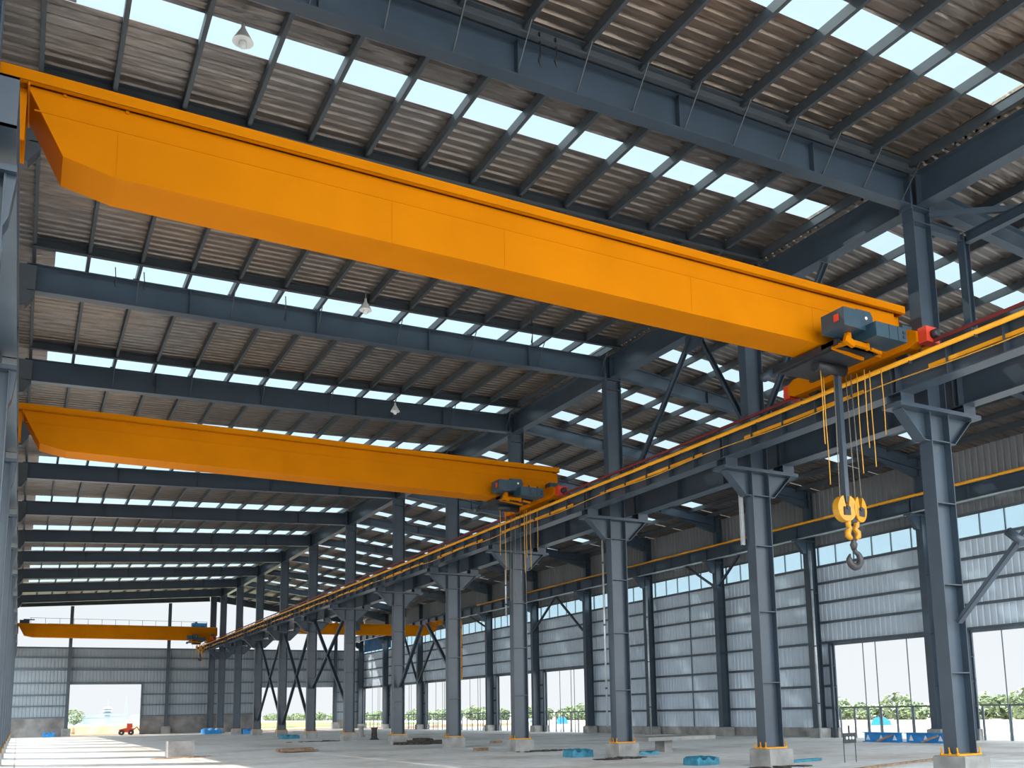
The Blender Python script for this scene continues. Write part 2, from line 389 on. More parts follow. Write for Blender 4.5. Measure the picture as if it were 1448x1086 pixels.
def left_column(i, y):
    nm = ORD[i+1]
    plinth(XLC, y, .72, HB, 'concrete plinth at the foot of the %s left edge column' % nm, 'plinths of the left row')
    t = thing('steel_column', (XLC, y, HB), 'dark steel column at the left edge of the hall, %s from the front, seen edge on' % nm, 'column', 'left row columns')
    MB().ibeam((XLC, y, HB), (XLC, y, 8.0), .62, .34, .022, .016, up=(1,0,0)).build('lower_shaft', STEEL, t)
    MB().ibeam((XLC-.1, y, 8.0), (XLC-.1, y, zL(y)+RD), .52, .30, .02, .016, up=(1,0,0)).build('upper_shaft', STEEL, t)
    MB().box(XLC-.4, XLC+.42, y-.24, y+.24, 7.98, 8.06).build('bracket_plate', STEEL, t)
    mb = MB(); mb.prism([(XLC+.3, 7.98), (XLC+.42, 7.98), (XLC+.36, 7.45), (XLC+.3, 7.3)], 'y', y-.14, y+.14); mb.build('bracket', STEEL, t, recalc=True)
    zt = zb(-.3, y)
    mb = MB(); mb.prism([(-.62, zt-.45), (-.42, zt-.42), (-.22, zt-.1), (-.2, zt+RD-.05), (-.62, zt+RD-.05)], 'y', y-.15, y+.15); mb.build('knee_block', STEELP, t, recalc=True)
    bolts(t, XLC, y, .33, .2, 4, HB)
for i, y in enumerate(LY): left_column(i, y)

def right_column(i, y):
    nm = ORD[i+1]
    plinth(XR, y, .70, HB, 'concrete plinth under the %s right wall column from the front' % nm, 'plinths of the right row')
    t = thing('steel_column', (XR, y, HB), 'blue-grey steel column standing along the right wall, %s from the front' % nm, 'column', 'right row columns')
    MB().ibeam((XR, y, HB), (XR, y, 9.6), .55, .34, .022, .016, up=(1,0,0)).build('lower_shaft', STEEL, t)
    MB().ibeam((XR+.08, y, 9.6), (XR+.08, y, zR(y)+.5), .42, .30, .02, .016, up=(1,0,0)).build('upper_shaft', STEEL, t)
    MB().box(XR-.95, XR+.2, y-.2, y+.2, 9.52, 9.6).build('bracket_plate', STEEL, t)
    mb = MB(); mb.prism([(XR-.27, 9.52), (XR-.9, 9.52), (XR-.5, 8.95), (XR-.27, 8.9)], 'y', y-.1, y+.1); mb.build('bracket', STEEL, t, recalc=True)
    for z in (2.3, 4.5, 7.0): MB().box(XR-.27, XR+.27, y-.165, y+.165, z-.012, z+.012).build('web_stiffener', STEEL, t)
    MB().box(XR-.3, XR+.3, y-.22, y+.22, HB, HB+.03).build('base_plate', STEEL, t)
for i, y in enumerate(RY): right_column(i, y)

# ---------------------------------------------------------------- crane runways
XG = XM - 1.02; XG2 = XM + 1.02
spans = [7.0] + MY + [YE-1.0]
for i in range(len(spans)-1):
    a, b = spans[i]+.01, spans[i+1]-.01
    where = 'from the nearest middle column toward the viewer' if i == 0 else ('from the last middle column to the end wall' if i == len(spans)-2 else 'between the %s and %s middle columns' % (ORD[i], ORD[i+1]))
    t = thing('runway_girder', (XG, a, 8.25), 'dark runway girder on the left-hand brackets %s' % where, 'crane runway', 'left-hand runway girders of the middle row')
    MB().ibeam((XG, a, 8.60), (XG, b, 8.60), .70, .40, .025, .016).build('girder', STEEL, t)
    n = max(2, int((b-a)/1.15))
    for k in range(n+1):
        y = a + .06 + (b-a-.12)*k/n
        MB().box(XG-.185, XG-.008, y-.012, y+.012, 8.28, 8.92).build('stiffener', STEEL, t)
    MB().bar((XG, a, 8.985), (XG, b, 8.985), .07, .07).build('rail', STEELP, t)
    t = thing('runway_girder', (XG2, a, 8.25), 'dark runway girder on the right-hand brackets %s' % where, 'crane runway', 'right-hand runway girders of the middle row')
    MB().ibeam((XG2, a, 8.65), (XG2, b, 8.65), .80, .40, .025, .016).build('girder', STEEL, t)
    for k in range(4):
        y = a + .06 + (b-a-.12)*k/3
        MB().box(XG2-.185, XG2-.008, y-.012, y+.012, 8.28, 9.02).build('stiffener', STEEL, t)
lsp = [11.6] + LY[1:] + [YE-.5]
for i in range(len(lsp)-1):
    a, b = lsp[i]+.01, lsp[i+1]-.01
    t = thing('runway_girder', (-.62, a, 8.28), 'dark crane runway girder on the left edge columns, %s span from the front' % ORD[i+1], 'crane runway', 'runway girders of the left row')
    MB().ibeam((-.62, a, 8.59), (-.62, b, 8.59), .62, .48, .025, .016).build('girder', STEEL, t)
    MB().box(-.86, -.38, a, a+.03, 8.28, 8.90).build('end_plate', STEEL, t)
    MB().bar((-.62, a, 8.93), (-.62, b, 8.93), .07, .07).build('rail', STEELP, t)
rsp = [16.0] + RY[:-1] + [YE-.4]
for i in range(len(rsp)-1):
    a, b = rsp[i]+.01, rsp[i+1]-.01
    t = thing('runway_girder', (33.1, a, 9.62), 'grey crane runway girder along the right wall, %s span from the front' % ORD[i+1], 'crane runway', 'runway girders of the right wall')
    MB().ibeam((33.1, a, 9.95), (33.1, b, 9.95), .66, .30, .022, .016).build('girder', STEEL, t)
    n = 4
    for k in range(n+1):
        y = a + .06 + (b-a-.12)*k/n
        MB().box(33.1-.14, 33.1-.008, y-.01, y+.01, 9.65, 10.25).build('stiffener', STEEL, t)
    MB().bar((32.93, a, 9.62), (32.93, b, 9.62), .05, .05).build('edge_angle', GALV, t)
# pipes and bars on the runways
t = thing('guard_pipe', (XG-.26, 7, 8.9), 'bright orange pipe along the middle crane runway in front of the girder', 'pipe')
MB().tube((XG-.27, 7, 8.86), (XG-.27, YE-1, 8.86), .052, 12).build('pipe', YELLOW, t)
for k in range(60):
    y = 8.3 + k*1.62; MB().box(XG-.30, XG-.20, y-.012, y+.012, 8.76, 8.95).build('clamp', STEELP, t)
t = thing('conductor_rail', (XG+.1, 7, 9.0), 'dark red conductor bar on short posts above the middle crane runway', 'conductor rail')
MB().bar((XG+.02, 7, 9.17), (XG+.02, YE-1, 9.17), .05, .075).build('bar', RED, t)
for k in range(70):
    y = 7.6 + k*1.38; MB().box(XG+.03, XG+.07, y-.03, y+.03, 8.95, 9.13).build('post', STEEL, t)
t = thing('conductor_bar', (XG-.12, 7, 8.6), 'orange flat conductor bar along the middle girder web below the orange pipe', 'conductor rail')
for i in range(len(spans)-1):
    a, b = spans[i], spans[i+1]
    MB().bar((XG-.12, a+.9, 8.60), (XG-.12, b-.9, 8.60), .03, .085).build('bar', YELLOW, t)
pts = []
for k in range(120):
    y = 7 + k*.82; pts.append((XG-.235, y, 8.50 + .03*math.sin(k*.9)))
one(MB().sweep(pts, .014, 6), 'power_cable', ROPEY, (XG-.23, 7, 8.5), 'thin orange cable strung along the middle crane runway below the orange pipe', 'cable')
t = thing('guard_pipe', (33.0, 16, 10.3), 'orange pipe running along the crane runway of the right wall', 'pipe')
MB().tube((32.98, 16, 10.36), (32.98, 72, 10.36), .06, 12).build('pipe', YELLOW, t)
for k in range(28): MB().box(32.94, 33.06, 17+k*2-.02, 17+k*2+.02, 10.27, 10.34).build('clamp', STEELP, t)
one(MB().tube((33.0, 72.1, 10.36), (33.0, YE-2, 10.36), .05, 10), 'guard_pipe', STEEL, (33, 72, 10.3), 'grey far end of the pipe on the right wall runway', 'pipe')

# ---------------------------------------------------------------- braces
def brace(p, q, w, label, group, cat='brace'):
    d = (Vector(q)-Vector(p))
    one(MB().channel(p, q, w, w*.55, .014, up=(1,0,0)), 'diagonal_brace', STEEL, p, label, cat, group)
G = 'diagonal braces in the middle row'
brace((XM, 21.95, zM(22)-.02), (XM, 19.85, 9.25), .16, 'dark diagonal brace from the ridge beam down to the second middle column', G)
brace((XM, 22.25, zM(22)-.02), (XM, 25.6, 9.2), .16, 'dark diagonal brace from the ridge beam down toward the third middle column', G)
brace((XM, 16.6, zM(16.6)-.02), (XM, 19.35, 9.2), .16, 'dark diagonal brace rising from the second middle column behind the nearest crane girder', G)
one(MB().box(XM-.02, XM+.02, 21.7, 22.5, 12.45, zM(22)), 'gusset_plate', STEEL, (XM, 22, 12.5), 'gusset plate at the head of the two braces under the ridge beam', 'plate')
brace((XM, 13.45, 3.25), (XM, 8.2, 8.3), .15, 'dark diagonal brace rising from the nearest middle column to the right edge of the photo', G)
one(MB().tube((XM-.1, 11.75, 4.72), (XM-.1, 12.05, 5.0), .10, 8), 'brace_node', STEEL, (XM-.1, 11.9, 4.8), 'knuckle where struts meet on the nearest diagonal brace', 'plate')
brace((XM, 57.2, 8.15), (XM, 65.3, 3.4), .2, 'dark brace falling from the seventh to the foot of the eighth middle column', G)
brace((XM, 65.3, 8.15), (XM, 57.2, 1.9), .2, 'dark brace falling from the eighth toward the seventh middle column foot', G)
brace((XM, 73.6, 7.8), (XM, 65.9, .9), .2, 'dark brace falling from the ninth to the foot of the eighth middle column', G)
brace((XM, 65.9, 7.8), (XM, 73.6, .9), .2, 'dark brace falling from the eighth to the foot of the ninth middle column', G)
brace((XM, 44.9, 5.98), (XM, 48.0, 2.95), .17, 'left leg of the inverted V brace between the fifth and sixth middle columns', G)
brace((XM, 44.3, 5.98), (XM, 41.2, 3.45), .17, 'right leg of the inverted V brace between the fifth and sixth middle columns', G)
brace((XM, 82.2, 7.9), (XM, 74.2, 1.2), .18, 'far dark brace falling from the tenth to the ninth middle column', G)
brace((XM, 74.2, 7.9), (XM, 82.2, 1.2), .18, 'far dark brace falling from the ninth to the tenth middle column', G)
G = 'diagonal braces along the right wall'
brace((33.2, 59.1, 9.6), (33.5, 63.0, 7.5), .16, 'brace falling left from the right wall runway to the sixth right wall column', G)
brace((33.2, 59.0, 9.6), (33.5, 55.8, 6.9), .16, 'brace falling right from the right wall runway to the fifth right wall column', G)
brace((33.2, 43.6, 9.6), (33.5, 41.5, 8.2), .15, 'short knee brace on the far side of the third right wall column', G)
brace((33.2, 38.9, 9.6), (33.5, 41.1, 8.2), .15, 'short knee brace on the near side of the third right wall column', G)
brace((33.2, 74.0, 9.6), (33.5, 71.5, 8.5), .15, 'short knee brace on the far side of the seventh right wall column', G)
brace((33.3, 90.6, 9.6), (33.5, 87.2, 4.6), .2, 'left leg of the V brace rising from the ninth right wall column', G)
brace((33.3, 82.0, 8.4), (33.5, 86.8, 4.6), .2, 'right leg of the V brace rising from the ninth right wall column', G)
# little braced frame beside the nearest middle column
t = thing('bracing_frame', (19.1, 13.7, 9.05), 'slim steel post and struts beside the head of the nearest middle column', 'frame')
MB().ibeam((19.1, 13.7, 9.06), (19.1, 13.7, 12.62), .20, .18, .014, .012, up=(1,0,0)).build('post', STEEL, t)
MB().ibeam((XM+.31, 13.7, 12.55), (19.0, 13.7, 12.55), .24, .16, .014, .012).build('strut', STEEL, t)
MB().ibeam((19.1, 13.6, 12.5), (19.1, 6.5, 12.5), .26, .18, .014, .012).build('eave_strut', STEEL, t)
MB().bar((XM+.3, 13.6, 12.78), (22.6, 9.6, 12.55), .10, .14).build('horizontal_brace', STEEL, t)

# ---------------------------------------------------------------- right wall
def ribbed(mb, axis, c, a0, a1, z0, z1, pitch=.30, amp=.035, sgn=1):
    n = max(1, int(round((a1-a0)/pitch))); p = (a1-a0)/n; pr = []
    for i in range(n):
        for fr, h in ((0,0),(.6,0),(.7,amp),(.9,amp)): pr.append((a0+(i+fr)*p, c+sgn*h))
    pr.append((a1, c)); vs = []
    for a, d in pr:
        for z in (z0, z1): vs.append((d, a, z) if axis == 'x' else (a, d, z))
    mb.add(vs, [(2*i, 2*i+1, 2*i+3, 2*i+2) for i in range(len(pr)-1)])
ZCL0, ZCL1, ZD = 8.36, 9.28, 4.45
bays = [18.0] + RY[:-1] + [YE]
solid = {2, 3, 4}
ZG = [1.42, 2.46, 3.45, 4.56, 5.55, 6.52, 7.48]
mb = MB(); open_rng = {}
for i in range(len(bays)-1):
    a, b = bays[i], bays[i+1]
    if i in solid: ribbed(mb, 'x', XW, a, b, .46, ZCL0)
    else:
        oa, ob = a+.55, b-.7; open_rng[i] = (oa, ob)
        if i == 0: ob = 25.8; open_rng[i] = (oa, ob)
        ribbed(mb, 'x', XW, a, b, ZD, ZCL0); ribbed(mb, 'x', XW, a, oa, .46, ZD); ribbed(mb, 'x', XW, ob, b, .46, ZD)
wr = mb.build('wall_right', CLAD, None, (XW, 18, 0), 'structure')
for i in range(len(bays)-1):
    a, b = bays[i], bays[i+1]
    for z in ZG + [ZCL0-.04, ZCL1+.04]:
        rng = [(a, b)]
        if i not in solid and z < ZD: oa, ob = open_rng[i]; rng = [(a, oa), (ob, b)]
        for (p, q) in rng:
            MB().channel((XW-.06, q, z), (XW-.06, p, z), .12, .06, .008).build('wall_girt', GIRT, wr)
    if i in solid:
        MB().box(XW-.08, XW-.04, (a+b)/2-.025, (a+b)/2+.025, .46, ZCL0).build('sag_post', GIRT, wr)
    else:
        oa, ob = open_rng[i]
        MB().box(XW-.12, XW+.06, oa, ob, ZD-.06, ZD+.04).build('lintel', GIRT, wr)
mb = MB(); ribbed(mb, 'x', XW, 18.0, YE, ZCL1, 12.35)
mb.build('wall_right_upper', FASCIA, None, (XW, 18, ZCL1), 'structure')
# low concrete wall below the cladding
mb = MB()
for i in range(len(bays)-1):
    a, b = bays[i], bays[i+1]
    if i in solid: mb.box(XW-.1, XW+.12, a, b, 0, .47)
    else:
        oa, ob = open_rng[i]; mb.box(XW-.1, XW+.12, a, oa, 0, .47); mb.box(XW-.1, XW+.12, ob, b, 0, .47)
mb.build('baseboard_right', CONC, None, (XW, 18, 0), 'structure')
# jamb posts beside the openings
k = 0
for i, (oa, ob) in open_rng.items():
    for y in (oa-.1, ob+.1):
        k += 1
        j = MB().ibeam((XW-.16, y, 0), (XW-.16, y, ZD+.1), .22, .16, .012, .01, up=(1,0,0)).build('trim_%d' % k, STEEL, None, (XW-.16, y, 0), 'structure')
        for z in (1.4, 2.4, 3.4): MB().box(XW-.3, XW-.05, y-.09, y+.09, z-.01, z+.01).build('cleat', STEEL, j)
# clerestory windows
for i in range(len(bays)-1):
    wn += 1; a, b = bays[i]+.02, bays[i+1]-.02
    w = MB().box(XW-.01, XW+.01, a, b, ZCL0+.03, ZCL1-.02).build('window_%d' % wn, GLASS, None, (XW, a, ZCL0), 'structure')
    n = max(2, int(round((b-a)/1.22)))
    for q in range(n+1):
        y = a + (b-a)*q/n; MB().box(XW-.04, XW+.03, y-.022, y+.022, ZCL0, ZCL1).build('mullion', GIRT, w)
# blue sheets near the far right corner
mb = MB(); ribbed(mb, 'x', XW-.2, 96.5, 105.2, 8.5, 10.3, .35, .06, -1)
one(mb, 'blue_cladding_sheet', BLUECLAD, (XW-.2, 96.5, 8.5), 'blue ribbed sheets high on the right wall near the far corner', 'sheet')

# guard rails and hanging rods in the right wall openings
rail_names = {}
def guard(i, rods, posts):
    oa, ob = open_rng[i]; nm = {0: 'rightmost opening of the photo', 1: 'opening beside the nearest middle column'}.get(i, '%s opening of the right wall' % ORD[i+1 if i < 2 else i-2])
    t = thing('guard_rail', (XW+.1, oa, 0), 'thin grey post and rail barrier across the %s' % nm, 'barrier', 'barriers in the right wall openings')
    MB().bar((XW+.1, oa, 1.42), (XW+.1, ob, 1.42), .06, .07).build('rail', GIRT, t)
    for y in posts: MB().bar((XW+.1, y, -.3), (XW+.1, y, 1.40), .07, .07, up=(1,0,0)).build('post', GIRT, t)
    for q, y in enumerate(rods):
        one(MB().bar((XW, y, 0), (XW, y, ZD-.05), .035, .035, up=(1,0,0)), 'hanging_rod', GIRT, (XW, y, 0), 'thin rod in the %s, %s from its far side' % (nm, ORD[q+1]), 'rod', 'rods in the right wall openings')
guard(1, [31.75, 31.0, 29.2, 28.1], [33.5, 32.6, 31.75, 31.0, 30.1, 29.2, 28.1])
guard(0, [24.46, 22.6, 20.6], [25.7, 24.46, 23.5, 22.6, 21.6, 20.6])
for i in open_rng:
    if i < 2: continue
    oa, ob = open_rng[i]; n = 6
    guard(i, [ob-(ob-oa)*f for f in (.3,.55,.62)], [oa+(ob-oa)*k/n for k in range(n+1)])

# downpipes and ducts
def pipe(x, y, z0, z1, r, m, label, name='downpipe'):
    t = thing(name, (x, y, z0), label, 'pipe', 'downpipes')
    MB().tube((x, y, z0), (x, y, z1), r, 10).build('pipe', m, t)
    for k in range(3):
        z = z0 + (z1-z0)*(k+.6)/3.3; MB().sweep([(x,y,z-.03),(x,y,z+.03)], r*1.35, 10).build('clip', STEEL, t)
pipe(33.28, 33.75, 0, 9.0, .06, GALV, 'pale grey downpipe beside the second right wall column')
pipe(33.28, 47.75, 0, 9.0, .06, GALV, 'pale grey downpipe beside the fourth right wall column')
pipe(33.3, 76.0, 4.3, 10.1, .07, YELLOW, 'orange vertical pipe hanging by the right wall between middle columns')
pipe(XM-.40, 27.05, 1.0, 8.0, .035, GALV, 'thin white pipe clipped to the third middle column')
pipe(XM-.40, 34.5, 5.4, 8.0, .04, GALV, 'short pale pipe clipped to the fourth middle column')
one(MB().channel((XM-.44, 19.75, 5.95), (XM-.44, 19.75, 7.9), .10, .07, .01, up=(1,0,0)), 'cable_duct', GALV, (XM-.44, 19.75, 5.9), 'short pale channel hanging on the second middle column below its bracket', 'duct')

# ---------------------------------------------------------------- end wall
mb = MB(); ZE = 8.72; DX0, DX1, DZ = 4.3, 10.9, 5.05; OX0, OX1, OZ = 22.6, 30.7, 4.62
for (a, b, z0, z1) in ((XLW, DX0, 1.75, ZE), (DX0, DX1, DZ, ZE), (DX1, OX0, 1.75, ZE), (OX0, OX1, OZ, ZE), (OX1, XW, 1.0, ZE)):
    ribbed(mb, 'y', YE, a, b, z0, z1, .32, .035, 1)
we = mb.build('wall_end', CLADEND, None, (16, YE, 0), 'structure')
for z in (1.85, 2.97, 4.04, 5.2, 6.55, 7.7, ZE-.05):
    segs = [(XLW, DX0), (DX1, OX0), (OX1, XW)] if z < 4.6 else ([(XLW, DX0), (DX0, DX1), (DX1, XM), (XM, XW)])
    for a, b in segs: MB().bar((a, YE-.06, z), (b, YE-.06, z), .10, .15 if z != 6.55 else .24).build('wall_girt', GIRT, we)
mb = MB()
for a, b in ((XLW, DX0), (DX1, OX0), (OX1, XW)): mb.box(a, b, YE-.12, YE+.12, 0, 1.77 if b < 30 else 1.0)
mb.build('baseboard_end', CONCW, None, (16, YE, 0), 'structure')
for q, (x, zt, lab) in enumerate(((4.2, 12.8, 'slim dark wind post left of the far doorway'), (13.3, 13.42, 'slim dark wind post right of the far doorway'), (22.4, 13.05, 'dark wind post left of the opening in the right bay end wall'), (30.9, 11.9, 'dark wind post right of the opening in the right bay end wall'))):
    t = thing('wind_post', (x, YE-.35, 0), lab, 'column', 'wind posts of the end wall')
    MB().ibeam((x, YE-.35, .4), (x, YE-.35, zt), .3, .3, .018, .014, up=(0,1,0)).build('shaft', STEEL, t)
    MB().box(x-.4, x+.4, YE-.75, YE-.12, 0, .75).build('footing', CONC, t)
j = MB().box(DX0-.08, DX0+.04, YE-.2, YE+.14, 0, DZ).box(DX1-.04, DX1+.08, YE-.2, YE+.14, 0, DZ).box(DX0-.08, DX1+.08, YE-.2, YE+.14, DZ, DZ+.14).build('door_1', GIRT, None, (7.5, YE, 0), 'structure')
for k in range(4):
    x = 18.6 + k*1.1
    one(MB().bar((x, YE-.3, 8.8), (x+(.9 if k % 2 else -.2), YE-.3, 12.7), .08, .08, up=(0,1,0)), 'gable_strut', STEEL, (x, YE-.3, 8.8), 'thin strut over the right bay end wall, %s from the middle column' % ORD[k+1], 'brace', 'struts over the right bay end wall')

# ---------------------------------------------------------------- left wall (seen edge on)
mb = MB()
lb = [-6.0] + LY + [YE]
for i in range(len(lb)-1):
    a, b = lb[i], lb[i+1]
    if i < 1: ribbed(mb, 'x', XLW, a, b, 0, 8.3, .3, .035, -1)
    ribbed(mb, 'x', XLW, a, b, 8.3, 13.2, .3, .035, -1)
    for (p, q) in ((a, a+.5), (b-1.3, b)): ribbed(mb, 'x', XLW, p, q, 0, 8.3, .3, .035, -1)
mb.build('wall_left', CLAD, None, (XLW, 0, 0), 'structure')

# ---------------------------------------------------------------- cranes
def sheave(cx, cy, cz, r, w, axis='x', n=20):
    mb = MB(); pr = [(-w/2, r*.35), (-w/2, r), (-w*.3, r), (0, r*.86), (w*.3, r), (w/2, r), (w/2, r*.35)]
    vs = []
    for k in range(n):
        t = 2*math.pi*k/n
        for (d, rr) in pr:
            a, b = rr*math.cos(t), rr*math.sin(t)
            vs.append((cx+d, cy+a, cz+b) if axis == 'x' else (cx+a, cy+d, cz+b))
    m = len(pr)
    mb.add(vs, [(k*m+i, ((k+1) % n)*m+i, ((k+1) % n)*m+(i+1) % m, k*m+(i+1) % m) for k in range(n) for i in range(m)])
    return mb
def crane(Y, label, detail, topbox=False, hook_z=5.76, low=False, hook=True):
    t = thing('overhead_crane', (8.0, Y+.45, 9.02), label, 'crane', 'overhead cranes of the left bay')
    W = .86; ya, yb = Y, Y+W
    prof = [(-.36,10.26),(.12,9.34),(.8,9.2),(14.9,9.14),(16.55,9.14),(16.72,9.5),(16.72,10.26)]
    g = MB(); g.prism(prof, 'y', ya, yb)
    g.box(-.26, 16.6, ya-.010, ya+.005, 9.915, 9.93)
    for x in (.8, 4.9, 6.95, 11.0, 14.2): g.box(x-.006, x+.006, ya-.006, ya+.005, 9.2, 9.92)
    for x in (.1, .9): g.box(x-.02, x+.02, ya-.03, ya, 10.22, 10.26)
    g.build('box_girder', ORANGE, t, recalc=True)
    f = MB(); f.box(-.70, 16.95, ya-.13, yb+.13, 10.40, 10.43); f.box(-.70, 16.95, ya-.13, ya-.115, 10.255, 10.40); f.box(-.70, 16.95, yb+.115, yb+.13, 10.255, 10.40)
    f.box(-.70, 16.95, ya-.13, ya-.06, 10.25, 10.265)
    for x in (-.68, -.34, 16.68, 16.94): f.box(x-.012, x+.012, ya-.115, yb+.115, 10.20 if -.4 < x < 0 else 10.26, 10.40)
    f.build('top_channel', ORANGE, t)
    tr = MB()
    tr.box(2, 14.5, ya+.3, ya+.38, 10.43, 10.49); tr.build('trolley_rail', STEELP, t)
    # end carriages
    for nm, x0, x1, s in (('left', -.92, -.47, -1), ('right', 16.22, 16.74, 1)):
        c = MB(); c.box(x0, x1, Y-.75, Y+2.75, 9.10, 9.52)
        c.prism([(Y-.75, 9.10), (Y-.75, 9.52), (Y-.95, 9.42), (Y-.95, 9.18)], 'x', x0, x1); c.prism([(Y+2.75, 9.10), (Y+2.75, 9.52), (Y+2.95, 9.42), (Y+2.95, 9.18)], 'x', x0, x1)
        e = c.build('end_carriage', ORANGE, t, recalc=True)
        xc = (x0+x1)/2
        for y in (Y-.35, Y+2.3): sheave(xc, y, 9.16, .17, .12).build('wheel', BLACK, e)
        for y, d in ((Y-.95, -1), (Y+2.95, 1)):
            MB().box(x0+.06, x1-.06, min(y, y+d*.22), max(y, y+d*.22), 9.13, 9.47).build('buffer_bracket', REDB, e)
            MB().sweep([(xc, y+d*.22, 9.3), (xc, y+d*.34, 9.3), (xc, y+d*.36, 9.3)], [.10,.10,.06], 12).build('buffer', BLACK, e)
        MB().box(xc-.18, xc+.12, Y-.55, Y-.2, 9.52, 9.72).build('drive_motor', TEAL if detail < 2 else STEEL, e)
    # gusset between girder end and right carriage
    gz = MB(); gz.prism([(16.4, 10.26), (17.0, 10.26), (16.98, 9.62), (16.80, 9.5), (16.4, 9.5)], 'y', ya+.10, ya+.13); gz.prism([(16.4, 10.26), (17.0, 10.26), (16.98, 9.62), (16.80, 9.5), (16.4, 9.5)], 'y', yb-.13, yb-.10)
    gz.box(16.98, 17.0, ya+.1, yb-.1, 9.62, 10.26); gz.build('end_gusset', ORANGE, t, recalc=True)
    gl = MB(); gl.box(-.62, -.36, ya+.1, ya+.13, 9.5, 10.26); gl.box(-.62, -.36, yb-.13, yb-.1, 9.5, 10.26); gl.box(-.64, -.62, ya+.1, yb-.1, 9.5, 10.26)
    gl.build('end_gusset', ORANGE, t)
    # hoist trolley slung around the girder
    h = MB()
    h.box(14.40, 15.65, Y-.35, Y+.0, 9.0, 9.10); h.box(14.50, 15.55, Y-.35, Y+1.35, 8.93, 9.04)
    h.box(14.40, 14.50, Y-.45, Y+1.55, 8.97, 9.1); h.box(15.55, 15.65, Y-.45, Y+1.55, 8.97, 9.1)
    tro = h.build('hoist_trolley', BLACK, t)
    MB().sweep([(14.65, Y+.45, 8.86), (15.5, Y+.45, 8.86)], .13, 16).build('rope_drum', BLACK, tro)
    MB().sweep([(14.40, Y+1.5, 8.98), (14.40, Y+1.8, 8.98)], .11, 12).build('gear_motor', STEEL, tro)
    c1 = MB(); c1.box(14.05, 14.48, Y-1.0, Y-.38, 9.13, 9.52); b1 = c1.build('control_box', TEAL, t)
    MB().box(14.03, 14.05, Y-.86, Y-.74, 9.27, 9.42).build('label_plate', REDB, b1)
    c2 = MB(); c2.prism([(14.52, 9.2), (15.05, 9.2), (15.05, 9.52), (14.98, 9.63), (14.58, 9.63), (14.52, 9.55)], 'y', Y-.85, Y-.22); b2 = c2.build('control_box', TEAL, t, recalc=True)
    MB().sweep([(14.85, Y-.86, 9.47), (14.85, Y-.85, 9.47)], .035, 12).build('indicator_lamp', WHITE, b2)
    c3 = MB(); c3.box(14.82, 15.72, Y-1.12, Y-.55, 9.0, 9.31); b3 = c3.build('control_box', TEAL, t)
    for x in (15.2, 15.46): MB().box(x-.006, x+.006, Y-1.128, Y-1.12, 9.01, 9.30).build('door_seam', BLACK, b3)
    for z in (9.10, 9.2): MB().box(15.60, 15.67, Y-1.135, Y-1.12, z-.025, z+.025).build('socket', BLACK, b3)
    for x in (15.25, 15.6): MB().bar((x, Y-.9, 9.31), (x, Y-.9, 9.42), .04, .04, up=(1,0,0)).build('gland', BLACK, b3)
    k1 = MB()
    k1.bar((14.45, Y-.7, 9.13), (14.45, Y-.7, 8.92), .10, .10, up=(1,0,0)); k1.bar((14.45, Y-.7, 8.95), (15.0, Y-.7, 8.93), .08, .10); k1.bar((14.3, Y-.75, 8.98), (14.55, Y-.75, 8.88), .08, .14)
    k1.bar((15.0, Y-.7, 8.86), (15.0, Y-.7, 9.05), .07, .07, up=(1,0,0)); k1.bar((15.1, Y-.7, 8.90), (15.4, Y-.7, 8.86), .05, .06); k1.bar((15.3, Y-.3, 8.85), (14.4, Y-.3, 8.95), .05, .06)
    k1.bar((14.46, Y-.7, 8.93), (14.46, Y-.3, 8.98), .07, .07)
    k1.build('hoist_bracket', ORANGE, t)
    hr = MB(); hr.bar((15.05, Y-.5, 9.5), (15.75, Y-.5, 9.5), .018, .018); hr.bar((15.3, Y-.5, 9.3), (15.3, Y-.5, 9.5), .018, .018, up=(1,0,0)); hr.bar((15.55, Y-.5, 9.3), (15.55, Y-.5, 9.5), .018, .018, up=(1,0,0)); hr.build('hand_bar', YELLOW, t)
    # ropes, cables and hook
    hx, hy = 15.5, Y+.5
    for dx in (-.32, -.12, .14, .33):
        MB().tube((hx+dx*.8, hy, 8.85), (hx+dx, hy, hook_z+.1), .011 if not low else .016, 6).build('wire_rope', ROPE, t)
    for dx, dy, zb_, m in ((-.75,-.1,7.1,ROPEY),(-.42,.15,6.3,ROPEY),(.08,-.55,7.0,ROPEY),(.24,-.55,6.6,ROPEY),(.12,-.3,6.5,ROPEY),(.45,-.7,7.3,ROPEY)):
        sw = [(hx+dx+.008*math.sin(q*.8+dx*9), hy+dy, 8.75+(zb_-8.75)*q/8) for q in range(9)]
        MB().sweep(sw, .011, 6).build('control_cable', m, t)
    if not hook: return t
    if not low: MB().box(hx-.20, hx-.09, hy-.06, hy+.06, hook_z+.12, 8.75).build('guide_mast', STEEL, t)
    hb = MB(); hb.box(hx-.30, hx+.30, hy-.10, hy+.10, hook_z-.16, hook_z+.02); hb.tube((hx-.30, hy, hook_z), (hx+.30, hy, hook_z), .07, 12)
    hb.bar((hx, hy, hook_z-.3), (hx, hy, hook_z-.1), .16, .16, up=(1,0,0))
    hk = hb.build('hook_block', BLACK, t)
    for s in (-1, 1):
        # open-topped sheave guard
        pts = []; n = 22
        cx = hx + s*.20
        poly = [(math.cos(a)*.27, math.sin(a)*.29) for a in [math.pi*(.62) + 2*math.pi*.88*k/n for k in range(n+1)]] + [(.03, -.02), (-.03, -.02)]
        cy0 = hy
        tilt = .16*s
        mbg = MB(); vs = []
        for side in (-.085, .085):
            for (p, q) in poly:
                vs.append((cx + p*.85, cy0 + side + p*tilt, hook_z + q))
        m = len(poly)
        mbg.add(vs, [tuple(range(m)), tuple(reversed(range(m, 2*m)))] + [(i, i+m, (i+1) % m+m, (i+1) % m) for i in range(m)])
